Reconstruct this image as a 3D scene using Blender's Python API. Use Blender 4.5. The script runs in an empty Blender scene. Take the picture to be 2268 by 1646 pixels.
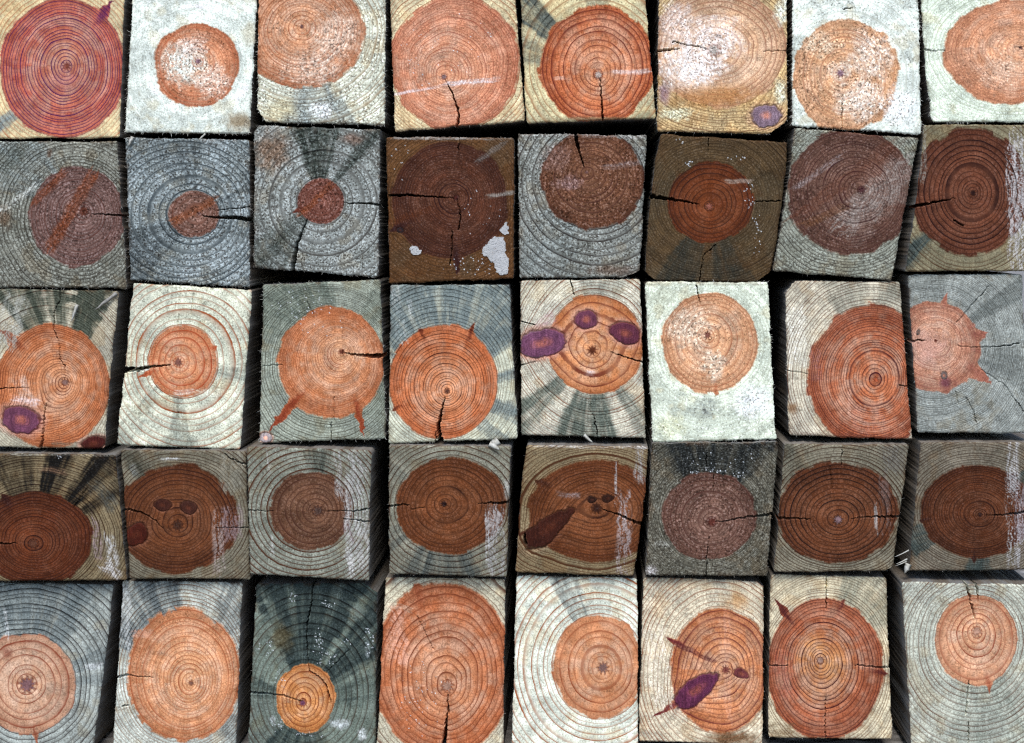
import bpy, math, random
import numpy as np
from mathutils import Vector

# ---------------------------------------------------------------- scale, camera, light
K = 0.00035            # metres per unit of the layout sheet (a beam is about 285 units = 10 cm wide)
CX = 1290.0            # sheet x of the camera axis
VPY = 500.0            # sheet height of the lens: the camera stands a little above the middle of the stack
GROUND_ROW = 1668.0    # sheet height of the ground
DIST = 1.15            # camera to the plane of the beam ends
Z0 = (GROUND_ROW - VPY) * K

scene = bpy.context.scene
C = scene.collection
cam = bpy.data.cameras.new('camera')
camo = bpy.data.objects.new('camera', cam)
C.objects.link(camo)
cam.sensor_width = 36.0
cam.lens = 36.0 * DIST / (2268 * K)
cam.shift_x = (1134.0 - CX) / 2268.0
cam.shift_y = -(823.0 - VPY) / 2268.0
cam.clip_start = 0.02
cam.clip_end = 500.0
camo.location = (0.0, -DIST, Z0)
camo.rotation_euler = (math.radians(90), 0, 0)
scene.camera = camo

SUN_ELEV, SUN_ROT = math.radians(56), math.radians(183)
world = bpy.data.worlds.new('World')
scene.world = world
world.use_nodes = True
wn = world.node_tree
wn.nodes.clear()
w_out = wn.nodes.new('ShaderNodeOutputWorld')
w_bg = wn.nodes.new('ShaderNodeBackground')
w_sky = wn.nodes.new('ShaderNodeTexSky')
w_sky.sky_type = 'NISHITA'
w_sky.sun_disc = False
w_sky.sun_elevation = SUN_ELEV
w_sky.sun_rotation = SUN_ROT
w_sky.dust_density = 1.2
w_sky.air_density = 1.0
w_sky.ozone_density = 1.0
w_bg.inputs['Strength'].default_value = 0.10
wn.links.new(w_sky.outputs[0], w_bg.inputs[0])
wn.links.new(w_bg.outputs[0], w_out.inputs[0])

sun = bpy.data.lights.new('sun', 'SUN')
sun.energy = 1.5
sun.angle = math.radians(22)
sun.color = (1.0, 0.965, 0.91)
suno = bpy.data.objects.new('sun', sun)
C.objects.link(suno)
sd = Vector((math.sin(SUN_ROT) * math.cos(SUN_ELEV), math.cos(SUN_ROT) * math.cos(SUN_ELEV), math.sin(SUN_ELEV)))
suno.rotation_euler = sd.to_track_quat('Z', 'Y').to_euler()
suno.location = sd * 5

scene.view_settings.view_transform = 'Standard'
scene.view_settings.look = 'None'
scene.view_settings.gamma = 1.0
scene.view_settings.use_curve_mapping = False
scene.view_settings.exposure = 1.34
scene.render.engine = 'CYCLES'
scene.cycles.use_denoising = False
scene.cycles.max_bounces = 6
scene.cycles.filter_width = 1.25

# ---------------------------------------------------------------- helpers
def lin(c):
    c = np.asarray(c, float) / 255.0
    return np.where(c <= 0.04045, c / 12.92, ((c + 0.055) / 1.055) ** 2.4)

_R = np.random.RandomState(77)
_TAB = [_R.rand(256, 256) for _ in range(8)]

def vnoise(x, y, seed=0):
    """smooth value noise in 0..1"""
    t = _TAB[seed % 8]
    x = np.asarray(x, float) + 37.31 * seed
    y = np.asarray(y, float) + 91.77 * seed
    xi = np.floor(x).astype(int); yi = np.floor(y).astype(int)
    fx = x - xi; fy = y - yi
    fx = fx * fx * (3 - 2 * fx); fy = fy * fy * (3 - 2 * fy)
    x0 = xi & 255; x1 = (xi + 1) & 255; y0 = yi & 255; y1 = (yi + 1) & 255
    a = t[x0, y0] * (1 - fx) + t[x1, y0] * fx
    b = t[x0, y1] * (1 - fx) + t[x1, y1] * fx
    return a * (1 - fy) + b * fy

def fbm(x, y, seed=0, o=3):
    s = 0.0; a = 1.0; n = 0.0
    for i in range(o):
        s = s + a * vnoise(x * 2 ** i, y * 2 ** i, seed + 3 * i + 1); n += a; a *= 0.55
    return s / n

def sstep(a, b, x):
    t = np.clip((x - a) / (b - a), 0, 1)
    return t * t * (3 - 2 * t)

def mix(a, b, m):
    return a + (b - a) * m[..., None]

def new_mat(name):
    m = bpy.data.materials.new(name)
    m.use_nodes = True
    nt = m.node_tree
    return m, nt, nt.nodes['Principled BSDF']

class NT:
    """small helper to wire nodes"""
    def __init__(s, nt): s.nt = nt
    def n(s, kind, **kw):
        nd = s.nt.nodes.new(kind)
        for k, v in kw.items(): setattr(nd, k, v)
        return nd
    def put(s, sock, v):
        if isinstance(v, bpy.types.NodeSocket): s.nt.links.new(v, sock)
        else: sock.default_value = v
    def math(s, op, a, b=0.0, c=0.0, clamp=False):
        nd = s.n('ShaderNodeMath', operation=op, use_clamp=clamp)
        for i, v in enumerate((a, b, c)): s.put(nd.inputs[i], v)
        return nd.outputs[0]
    def ss(s, v, a, b, lo=0.0, hi=1.0):
        nd = s.n('ShaderNodeMapRange', interpolation_type='SMOOTHSTEP')
        s.put(nd.inputs[0], v); s.put(nd.inputs[1], a); s.put(nd.inputs[2], b); s.put(nd.inputs[3], lo); s.put(nd.inputs[4], hi)
        return nd.outputs[0]
    def mix(s, f, a, b, blend='MIX'):
        nd = s.n('ShaderNodeMix', data_type='RGBA', blend_type=blend, clamp_result=True)
        s.put(nd.inputs[0], f); s.put(nd.inputs[6], a); s.put(nd.inputs[7], b)
        return nd.outputs[2]
    def attr(s, name, out='Fac'):
        nd = s.n('ShaderNodeAttribute', attribute_name=name)
        return nd.outputs[out]
    def noise(s, vec, scale, detail=2.0, rough=0.5):
        nd = s.n('ShaderNodeTexNoise')
        s.put(nd.inputs['Vector'], vec); s.put(nd.inputs['Scale'], scale); s.put(nd.inputs['Detail'], detail); s.put(nd.inputs['Roughness'], rough)
        return nd.outputs[0]

# ---------------------------------------------------------------- materials
def end_grain_material():
    m, nt, bs = new_mat('end_grain_wood')
    N = NT(nt)
    pos = N.n('ShaderNodeNewGeometry').outputs['Position']
    tint = N.attr('wood_tint', 'Color'); late = N.attr('late_tint', 'Color')
    ring = N.attr('ring'); fuzz = N.attr('fuzz'); lk = N.attr('late_amount')
    n1 = N.noise(pos, 420, 2)
    r = N.math('ADD', ring, N.math('MULTIPLY', N.math('SUBTRACT', n1, 0.5), 0.14))
    fr = N.math('FRACT', r)
    fl = N.math('FLOOR', r)
    wn_ = N.n('ShaderNodeTexWhiteNoise', noise_dimensions='1D')
    N.put(wn_.inputs['W'], fl)
    ringv = wn_.outputs[0]
    lo = N.math('SUBTRACT', 0.66, N.math('MULTIPLY', ringv, 0.22))
    up = N.math('ADD', N.math('MULTIPLY', N.ss(fr, N.math('SUBTRACT', lo, 0.12), 0.88), 0.5), N.math('MULTIPLY', N.ss(fr, 0.74, 0.88), 0.5)); dn = N.ss(fr, 0.965, 1.0, 1.0, 0.0)
    lw = N.math('MULTIPLY', up, dn)
    patchy = N.noise(pos, 70, 2)
    amt = N.math('MULTIPLY', N.math('ADD', 0.70, N.math('MULTIPLY', ringv, 0.45)), N.ss(patchy, 0.25, 0.6, 0.65, 1.0))
    lwc = N.math('MULTIPLY', N.math('MULTIPLY', N.math('MULTIPLY', lw, lk), amt), 1.12, clamp=True)
    early = N.ss(fr, N.math('ADD', lo, 0.02), 0.80, 1.0, 0.12)
    # tufts of torn fibre and the dark pits between them
    ta = N.noise(pos, 880, 1.5, 0.6); tb = N.noise(pos, 690, 1.5, 0.6)
    t1 = N.math('ADD', ta, N.math('MULTIPLY', N.math('SUBTRACT', tb, ta), N.ss(fuzz, 0.35, 0.85)))
    t2 = N.noise(pos, 620, 2, 0.6)
    pit = N.math('MULTIPLY', N.ss(t1, 0.47, 0.38), N.math('ADD', 0.25, N.math('MULTIPLY', fuzz, 0.85)))
    pit = N.math('MULTIPLY', pit, early, clamp=True)
    tuft = N.math('MULTIPLY', N.math('MULTIPLY', N.ss(t1, 0.53, 0.62), N.ss(t2, 0.36, 0.55)), fuzz)
    tuft = N.math('MULTIPLY', tuft, early, clamp=True)
    broad = N.noise(pos, 160, 3)
    mp = N.n('ShaderNodeMapping'); N.put(mp.inputs['Vector'], pos); mp.inputs['Scale'].default_value = (1, 1, 0.05); mp.inputs['Rotation'].default_value = (0, 0.05, 0)
    saw = N.noise(mp.outputs[0], 1000, 3, 0.7)
    base = N.mix(1.0, tint, N.math('MULTIPLY', N.ss(broad, 0.3, 0.7, 0.86, 1.12), N.ss(saw, 0.3, 0.7, 0.90, 1.09)), 'MULTIPLY')
    c = N.mix(lwc, base, late)
    dark = N.mix(1.0, c, (0.30, 0.27, 0.26, 1), 'MULTIPLY')
    c = N.mix(pit, c, dark)
    lt = N.mix(1.0, N.mix(1.0, tint, (1.65, 1.72, 1.78, 1), 'MULTIPLY'), (0.05, 0.052, 0.054, 1), 'ADD')
    c = N.mix(N.math('MULTIPLY', tuft, 1.0), c, lt)
    N.put(bs.inputs['Base Color'], c)
    rough = N.attr('wet')
    N.put(bs.inputs['Roughness'], N.math('SUBTRACT', 0.86, N.math('MULTIPLY', rough, 0.35)))
    bs.inputs['Specular IOR Level'].default_value = 0.08
    h = N.math('ADD', N.math('MULTIPLY', N.math('MULTIPLY', t1, early), N.math('ADD', 0.35, fuzz)), N.math('MULTIPLY', lw, 0.5))
    bp = N.n('ShaderNodeBump'); bp.inputs['Strength'].default_value = 0.35; bp.inputs['Distance'].default_value = 0.0005
    N.put(bp.inputs['Height'], h)
    N.put(bs.inputs['Normal'], bp.outputs[0])
    return m

def sawn_side_material():
    m, nt, bs = new_mat('weathered_sawn_side')
    N = NT(nt)
    pos = N.n('ShaderNodeNewGeometry').outputs['Position']
    oi = N.n('ShaderNodeObjectInfo').outputs['Random']
    mp = N.n('ShaderNodeMapping'); N.put(mp.inputs['Vector'], pos); mp.inputs['Scale'].default_value = (1, 0.06, 1)
    s1 = N.noise(mp.outputs[0], 700, 4, 0.65)
    s2 = N.noise(mp.outputs[0], 130, 3)
    s3 = N.noise(pos, 900, 2)
    g = N.mix(oi, (0.17, 0.15, 0.125, 1), (0.15, 0.15, 0.145, 1))
    c = N.mix(N.ss(s2, 0.35, 0.65), g, (0.10, 0.08, 0.06, 1))
    c = N.mix(N.ss(s1, 0.40, 0.75, 0.0, 0.22), c, (0.20, 0.195, 0.185, 1))
    c = N.mix(N.math('MULTIPLY', N.ss(s3, 0.45, 0.3), 0.6), c, (0.07, 0.055, 0.045, 1))
    N.put(bs.inputs['Base Color'], c)
    bs.inputs['Roughness'].default_value = 0.9
    bs.inputs['Specular IOR Level'].default_value = 0.2
    bp = N.n('ShaderNodeBump'); bp.inputs['Strength'].default_value = 0.4; bp.inputs['Distance'].default_value = 0.0005
    N.put(bp.inputs['Height'], N.math('ADD', s1, s3)); N.put(bs.inputs['Normal'], bp.outputs[0])
    return m

def fibre_material(name, a, b):
    m, nt, bs = new_mat(name)
    N = NT(nt)
    pos = N.n('ShaderNodeNewGeometry').outputs['Position']
    n = N.noise(pos, 260, 2)
    n2 = N.noise(pos, 1400, 2)
    c = N.mix(N.ss(n, 0.35, 0.65), a + (1,), b + (1,))
    c = N.mix(N.ss(n2, 0.5, 0.3, 0.0, 0.6), c, tuple(0.5 * v for v in a) + (1,))
    N.put(bs.inputs['Base Color'], c)
    bs.inputs['Roughness'].default_value = 0.85
    bs.inputs['Specular IOR Level'].default_value = 0.2
    return m

def paint_material():
    m, nt, bs = new_mat('chalky_white_coating')
    N = NT(nt)
    pos = N.n('ShaderNodeNewGeometry').outputs['Position']
    n = N.noise(pos, 900, 3); n2 = N.noise(pos, 250, 2)
    c = N.mix(N.ss(n, 0.5, 0.28), (0.36, 0.365, 0.37, 1), (0.17, 0.17, 0.175, 1))
    c = N.mix(N.ss(n2, 0.6, 0.75, 0.0, 0.3), c, (0.2, 0.17, 0.15, 1))
    N.put(bs.inputs['Base Color'], c)
    bs.inputs['Roughness'].default_value = 0.8
    bp = N.n('ShaderNodeBump'); bp.inputs['Strength'].default_value = 0.8; bp.inputs['Distance'].default_value = 0.0007
    N.put(bp.inputs['Height'], n); N.put(bs.inputs['Normal'], bp.outputs[0])
    return m

def ground_material():
    m, nt, bs = new_mat('grey_gravel_ground')
    N = NT(nt)
    pos = N.n('ShaderNodeNewGeometry').outputs['Position']
    v = N.n('ShaderNodeTexVoronoi'); N.put(v.inputs['Vector'], pos); v.inputs['Scale'].default_value = 70
    n = N.noise(pos, 6, 4)
    c = N.mix(N.ss(v.outputs['Distance'], 0.1, 0.7), (0.30, 0.29, 0.28, 1), (0.12, 0.115, 0.11, 1))
    c = N.mix(N.ss(n, 0.4, 0.65, 0, 0.6), c, (0.16, 0.14, 0.12, 1))
    N.put(bs.inputs['Base Color'], c); bs.inputs['Roughness'].default_value = 0.95
    bp = N.n('ShaderNodeBump'); bp.inputs['Strength'].default_value = 0.8; bp.inputs['Distance'].default_value = 0.006
    N.put(bp.inputs['Height'], v.outputs['Distance']); N.put(bs.inputs['Normal'], bp.outputs[0])
    return m

M_END = end_grain_material()
M_SIDE = sawn_side_material()
M_FIBRE_PALE = fibre_material('pale_torn_fibre', (0.33, 0.32, 0.28), (0.42, 0.42, 0.39))
M_FIBRE_GREY = fibre_material('grey_torn_fibre', (0.19, 0.185, 0.17), (0.27, 0.26, 0.24))
M_FIBRE_BROWN = fibre_material('brown_torn_fibre', (0.16, 0.11, 0.07), (0.24, 0.20, 0.16))
M_PAINT = paint_material()

# ---------------------------------------------------------------- the setting
def build_mesh(name, verts, faces, mat, parent=None):
    me = bpy.data.meshes.new(name)
    verts = np.asarray(verts, np.float32).reshape(-1, 3)
    faces = np.asarray(faces, np.int32)
    k = faces.shape[1]
    me.vertices.add(len(verts)); me.vertices.foreach_set('co', verts.ravel())
    me.loops.add(faces.size); me.loops.foreach_set('vertex_index', faces.ravel())
    me.polygons.add(len(faces))
    me.polygons.foreach_set('loop_start', np.arange(0, faces.size, k, dtype=np.int32))
    me.polygons.foreach_set('loop_total', np.full(len(faces), k, np.int32))
    me.update(calc_edges=True)
    me.materials.append(mat)
    o = bpy.data.objects.new(name, me)
    C.objects.link(o)
    if parent is not None: o.parent = parent
    return o

g = 60.0
ground = build_mesh('ground', [(-g, -g, 0), (g, -g, 0), (g, g, 0), (-g, g, 0)], [(0, 1, 2, 3)], ground_material())
ground['kind'] = 'structure'

# ---------------------------------------------------------------- measurement sheets: each is (x0, y0, step)
F = 1 / 1.6971
SHEET = {k: (x * F, y * F, s * F) for k, (x, y, s) in dict(
    A1=(0, 0, .43210), A2=(940, 0, .45855), A3=(1920, 0, .47619), A4=(2900, 0, .41843),
    B1=(0, 450, .43210), B2=(930, 450, .45414), B3=(1900, 450, .47619), B4=(2860, 440, .43607),
    C1=(0, 1030, .43210), C2=(930, 1030, .45414), C3=(1900, 1030, .47619), C4=(2860, 1000, .43607),
    D1=(0, 1640, .43210), D2=(900, 1640, .46737), D3=(1900, 1630, .47619), D4=(2860, 1630, .43607),
    E1=(0, 2140, .43210), E2=(900, 2140, .46737), E3=(1880, 2130, .82298), E4=(2840, 2120, .78339)).items()}

# colours, as they look in daylight (8 bit)
CREAM = (222, 216, 194); WHITE = (226, 234, 224); PALE = (216, 218, 200); GREEN = (176, 182, 160)
GREY = (140, 143, 140); DGREY = (98, 104, 104); OCHRE = (104, 80, 56); BLUE = (146, 155, 154)
ORANGE = (206, 128, 84); SALMON = (212, 144, 112); RUST = (176, 92, 60); BROWN = (112, 72, 50); DBROWN = (86, 54, 42)
PURPLE = (132, 84, 100); PLUM = (104, 62, 84); LBROWN = (150, 92, 58); TANL = (150, 106, 78); DARK = (52, 34, 30); WHT = (236, 240, 240)

BEAMS = []
def beam(sheet, quad, pith, heart, n, label, **kw):
    d = dict(sheet=sheet, quad=quad, pith=pith, heart=heart, n=n, label=label)
    d.update(kw); BEAMS.append(d)

# ---- first (top) row
beam('A1', [(-180,-210),(1095,-210),(1040,1205),(-185,1212)], (578,578), (5,-15,1085,1200), 19,
     'orange-red beam end crossed by dense purple rings, in the top left corner',
     out=13, col=(190,106,86), late=(104,48,98), sap=(224,206,164), saplate=(186,112,70), hk=1.25, pow=1.2, spikes=[(985,0,7)], fuzz=.22, pr=28, pcol=(150,92,78),
     stain=[(217,226,.8,2)], fray=60, patch=[(560,700,160,130,(196,134,128),.5,'flat')], rim=.1)
beam('A1', [(1150,-210),(2250,-210),(2175,1168),(1078,1160)], (1722,535), (1340,205,2080,930), 8,
     'snow-white beam end with a small round orange heart and a brown lower right corner',
     col=(206,140,104), late=(184,108,76), sap=WHITE, saplate=(172,176,160), sk=.35, hk=.7, rim=.6, fuzz=.9, sfuzz=.5, pr=22, pcol=(150,120,130), out=14,
     patch=[(1600,560,260,230,WHITE,.85),(1850,700,190,190,(232,214,200),.8),(1680,420,180,120,(230,214,204),.7),(2080,1060,170,110,(150,122,84),.75,'flat'),(2180,300,120,130,(196,184,156),.6,'flat')],
     fray=240, dirt=.5, splinters=[(1790,1165,1705,1250,18)])
beam('A2', [(65,-210),(1118,-210),(1108,1030),(48,1008)], (425,218), (-70,-190,945,722), 15,
     'fuzzy cream beam end with large pale orange heart and its lower left corner broken off',
     col=(206,146,110), late=(166,98,64), sap=(218,220,202), saplate=(152,122,84), fuzz=.8, hk=.8, pr=16, cut=[((40,868),(150,1020))], out=13,
     patch=[(700,300,260,260,(226,206,190),.75),(520,560,330,180,(222,206,192),.7),(590,900,130,90,WHT,.9),(250,900,200,130,(196,178,128),.4,'flat')], fray=170,
     stain=[(262,300,.55,6)], dirt=.9)
beam('A2', [(1135,-210),(2168,-210),(2258,1000),(1178,1082)], (1590,632), (1150,-25,2215,1070), 21,
     'salmon-pink beam end with a crack to its bottom edge and a chalky streak across',
     out=14.7, col=SALMON, late=(160,90,72), sap=(222,206,168), saplate=(166,104,66), fuzz=.6, hk=.75, pr=20, pcol=(140,116,116), pow=1.1, wet=.3,
     cracks=[([(1600,645),(1650,750),(1690,850),(1712,940),(1692,1060)],3,17)], band=[(1180,775,1640,690,26,(206,190,190),.8,.5),(1620,690,2060,645,46,(204,192,192),.85,.5)],
     specks=[(1400,450,200,250,24),(1750,350,250,250,14)], fray=80, dirt=.5)
beam('A3', [(58,-210),(1050,-210),(1152,942),(115,976)], (690,592), (235,48,1122,990), 10,
     'deep orange beam end with white smear right of its pith and straight crack below',
     col=(206,122,76), late=(128,64,52), sap=(218,206,166), saplate=(170,122,82), fuzz=.5, hfuzz=.8, pow=.95, pr=26, pcol=(190,170,160), rim=.6, out=6.7, wet=.3,
     cracks=[([(705,620),(716,760),(726,950)],4,12)], stain=[(128,146,.95,3),(152,170,.5,5),(80,100,.35,5)], stcol=(116,120,112),
     band=[(790,575,1112,562,44,(206,188,184),.75,.4),(340,625,430,615,40,(214,180,164),.6,.4)], patch=[(740,440,50,40,(216,160,130),.7,'flat'),(1050,920,120,60,(150,148,124),.8,'flat'),(640,940,560,22,(150,140,112),.7,'flat')],
     fray=60, dirt=.5)
beam('A3', [(1165,-210),(2182,-210),(2190,1065),(1150,1042)], (1600,395), (1100,-90,2190,850), 11,
     'whitewashed beam end with a grey oval knot beside its missing lower right corner',
     col=(216,172,138), late=(150,90,70), sap=(214,184,134), saplate=(120,74,44), fuzz=.65, pr=36, pcol=(190,180,172), out=17, sk=.9, hk=.6, cut=[((2010,1075),(2205,935))],
     knots=[(2015,915,122,90,0,(150,128,140))], halo=.4,
     patch=[(1212,740,60,100,(166,140,156),.8,'flat'),(1440,520,330,260,(242,236,232),1.0),(1600,300,300,250,(238,226,220),.85),(1300,180,200,260,(226,212,206),.75),(2150,80,90,150,(222,228,214),.9),(1600,760,420,120,(190,136,76),.75,'flat'),(1300,900,190,70,(226,226,196),.9),(2130,720,80,120,(226,228,206),.9)],
     cracks=[([(1150,402),(1240,395),(1330,383)],16,6),([(1280,328),(1400,355),(1540,384)],9,4),([(1990,403),(2170,404)],3,4)], fray=150, dirt=.6)
beam('A4', [(185,-210),(1318,-210),(1358,1215),(180,1138)], (620,660), (195,160,1145,1200), 9,
     'furry white beam end with a faint peach heart between whitewashed and greenish white ends',
     col=(216,164,124), late=(172,112,88), sap=WHITE, saplate=(168,160,138), fuzz=1.0, sfuzz=.6, sk=.3, hk=.55, pr=30, pcol=(160,130,140), out=10, rim=.4,
     patch=[(620,640,140,120,(232,222,210),.7),(900,500,260,300,(232,222,212),.75),(800,900,300,220,(232,224,214),.8),(1150,980,200,240,WHT,.9),(420,400,220,150,(220,210,190),.6)],
     cracks=[([(640,870),(636,1000),(634,1180)],4,7),([(650,82),(730,74)],8,5)], fray=260)
beam('A4', [(1335,-210),(2420,-210),(2420,1098),(1440,1108)], (2240,430), (1560,-5,2790,930), 18,
     'greenish white beam end whose orange heart is cut by the right side, top right corner',
     col=(214,152,116), late=(164,104,90), sap=(222,232,214), saplate=(160,164,136), fuzz=.75, sfuzz=.55, sk=.55, hk=.6, pr=14, out=16, rim=.5,
     patch=[(2080,650,260,240,(228,198,176),.6)], cracks=[([(1365,440),(1420,452),(1560,456)],10,2.5),([(2195,428),(2420,404)],3,5)], fray=170, L=(1372,500))
# ---- second row
beam('B1', [(-212,187),(1022,182),(1112,1472),(-195,1462)], (730,795), (262,410,1095,1275), 13,
     'ash-grey beam end whose brown heart is crossed by slanting rust-coloured stripes',
     out=11.7, col=(132,108,102), late=(104,62,50), sap=(146,146,136), saplate=(80,76,68), fuzz=.85, hk=.9, sk=1.0, pr=34, pcol=(112,70,54), rim=.2,
     band=[(420,1130,820,460,120,(142,86,54),.9,.25),(280,740,560,450,80,(138,84,56),.85,.3),(0,800,330,560,60,(190,192,186),.6,.6),(0,430,200,200,220,(86,90,80),.55,.4)],
     cracks=[([(800,820),(940,826),(1092,832)],3,13)], stain=[(120,165,.5,8)], patch=[(430,290,36,50,(112,76,48),.7,'flat'),(40,850,80,130,(120,88,60),.6,'flat')], fray=150, fmat=M_FIBRE_GREY, p=.001)
beam('B1', [(1085,150),(2172,170),(2178,1466),(1128,1402)], (1730,815), (1465,618,1905,1022), 4.2,
     'slate-grey beam end with coarse rings, tiny brown heart and open split to the right',
     col=(136,106,94), late=(112,64,46), sap=(150,158,158), saplate=(84,92,96), fuzz=1.0, sk=1.0, hk=.6, pr=14, out=3, pow=1, rim=.1,
     band=[(1500,900,1870,690,90,(146,92,58),.85,.25)], stain=[(196,232,.55,7),(25,32,.7,2),(88,130,.35,8)], stcol=(88,94,96),
     cracks=[([(1760,832),(1870,852),(2010,850),(2215,872)],4,40),([(1890,792),(2030,775),(2205,752)],4,8)], fray=150, fmat=M_FIBRE_GREY, splinters=[(1160,150,1130,230,40)])
beam('B2', [(48,42),(1105,76),(1087,1312),(48,1232)], (595,665), (418,488,798,862), 5,
     'silver-grey beam end with small brown heart and ragged crack down to its lower left',
     col=(132,92,80), late=(112,62,46), sap=(156,160,156), saplate=(102,100,96), fuzz=1.0, sk=1.0, hk=.6, pr=14, out=2.6, pow=1, rim=.1, cut=[((38,118),(120,36))], spikes=[(370,770,9)],
     cracks=[([(500,820),(455,920),(415,1020),(372,1245)],4,32),([(795,690),(900,695),(1000,690),(1090,708)],4,13)], stain=[(74,112,.8,5),(213,243,.6,5),(45,56,.6,3)], stcol=(84,90,84),
     band=[(440,790,700,530,60,(140,84,50),.8,.3)], patch=[(200,260,200,220,(140,100,66),.6,'flat'),(880,160,120,60,(130,82,52),.5,'flat')], fray=150, fmat=M_FIBRE_GREY)
beam('B2', [(1142,138),(2215,142),(2207,1322),(1168,1362)], (1725,645), (1200,185,2150,1148), 20,
     'dark chocolate beam end with chalk-white blotches near its lower corners',
     out=16, col=(104,68,50), late=(68,40,38), sap=(116,86,56), saplate=(74,54,38), fuzz=.55, hk=.8, pr=20, pcol=(92,52,46), wet=.4, spikes=[(1735,1285,6),(1165,930,5)], spk=.9,
     cracks=[([(1175,625),(1380,628),(1540,637),(1710,652)],16,3),([(1735,660),(1765,810),(1745,910)],4,6),([(1695,920),(1690,1110),(1672,1200)],6,6),([(1755,140),(1745,300)],6,4)],
     paint=[[(1340,1040),(1395,1040),(1445,1085),(1435,1120),(1385,1130),(1345,1090)],[(2030,965),(2120,965),(2145,1040),(2140,1100),(2165,1150),(2160,1270),(2100,1290),(2060,1260),(2040,1190),(1990,1150),(1935,1110),(1950,1060)],[(2145,838),(2165,900),(2160,950),(2110,950),(2080,910)]],
     knots=[(1265,915,30,24,0,(70,56,58))], halo=0, band=[(1990,640,2200,605,42,(150,146,140),.7,.6),(1900,360,2130,190,60,(130,124,120),.6,.6),(1150,880,1500,740,80,(112,66,36),.5,.3),(1150,150,2210,150,40,(150,150,148),.7,.6)],
     specks=[(1850,1220,260,80,40),(1250,300,90,250,14),(1950,800,160,260,18)], fray=90, fmat=M_FIBRE_BROWN, p=-.001)
beam('B3', [(95,106),(1122,120),(1062,1250),(104,1256)], (640,415), (290,80,1092,862), 9,
     'weathered grey beam end with reddish-brown heart and a split down from its top edge',
     col=(130,94,72), late=(86,52,48), sap=(150,152,146), saplate=(84,78,74), fuzz=.9, sk=.95, hk=.7, pr=12, out=6.5, cut=[((900,1262),(1080,1180))],
     cracks=[([(550,108),(570,210),(622,375)],24,4)], patch=[(500,500,160,80,(166,140,140),.6),(860,1190,260,60,(110,82,66),.6,'flat'),(400,300,160,160,(158,130,122),.6)], band=[(780,380,1050,340,50,(150,140,140),.6,.5),(150,110,1110,130,50,(156,154,152),.7,.6)],
     fray=120, fmat=M_FIBRE_GREY, stain=[(225,262,.3,8)])
beam('B3', [(1218,108),(2232,175),(2084,1292),(1098,1274)], (1610,685), (1280,335,1965,968), 7.5,
     'dark olive-brown beam end with glowing brown heart, split at left and rounded lower corners',
     col=(124,74,42), late=(74,46,38), sap=(106,88,64), saplate=(66,52,38), fuzz=.4, hfuzz=.6, sk=.8, pr=24, pcol=(146,98,84), out=12.5, wet=.35, L=(1140,650), R=(2170,680),
     cut=[((1950,1300),(2110,1185)),((1090,1190),(1215,1290))], cracks=[([(1140,607),(1270,622),(1380,640),(1530,666)],26,3),([(1965,645),(2170,640)],4,6),([(1660,985),(1560,1080),(1530,1290)],4,5),([(1605,150),(1600,260)],5,3)],
     stain=[(232,262,.6,5),(275,300,.55,5)], stcol=(74,74,66), band=[(1750,485,1950,490,40,(156,142,132),.7,.4)], specks=[(1450,345,40,36,12),(1800,295,100,24,7),(1930,600,50,110,22),(1980,900,40,180,20),(1380,180,60,30,5)], fray=70, fmat=M_FIBRE_BROWN)
beam('B4', [(285,88),(1366,178),(1132,1416),(94,1332)], (870,628), (225,95,1330,1180), 18,
     'leaning beam end with a mauve-brown heart half scuffed grey along a diagonal',
     col=(124,96,84), late=(84,50,50), sap=(156,158,146), saplate=(80,72,66), fuzz=.75, hk=.9, sk=.95, pr=26, pcol=(96,64,64), out=16, L=(212,640), wet=.2,
     band=[(700,980,1330,400,330,(152,142,136),.75,.45),(300,880,1230,170,120,(118,76,56),.5,.4),(260,640,700,330,50,(150,140,140),.6,.6),(360,940,760,760,70,(128,92,62),.6,.4)],
     fray=120, fmat=M_FIBRE_GREY)
beam('B4', [(1396,58),(2420,60),(2420,1336),(1232,1338)], (1830,655), (1305,92,2300,1195), 12,
     'brown beam end with even black rings, split at left and pale scrapes at right',
     col=(124,82,62), late=(58,32,28), sap=(150,142,118), saplate=(98,74,54), fuzz=.3, hk=1.0, sk=.85, pr=20, pcol=(64,38,34), pow=1.0, out=12.4, wob=.6, L=(1345,700), wet=.25,
     cracks=[([(1305,772),(1400,757),(1500,735),(1672,704)],24,3),([(1660,895),(1745,935)],8,10)], stain=[(218,230,.9,3)], stcol=(92,100,96),
     band=[(2165,120,2165,1300,110,(176,172,172),.8,.85),(2230,100,2240,1330,120,(176,174,174),.85,.75),(1400,60,1400,560,60,(150,150,144),.6,.7)], fray=40, fmat=M_FIBRE_GREY)
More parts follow.
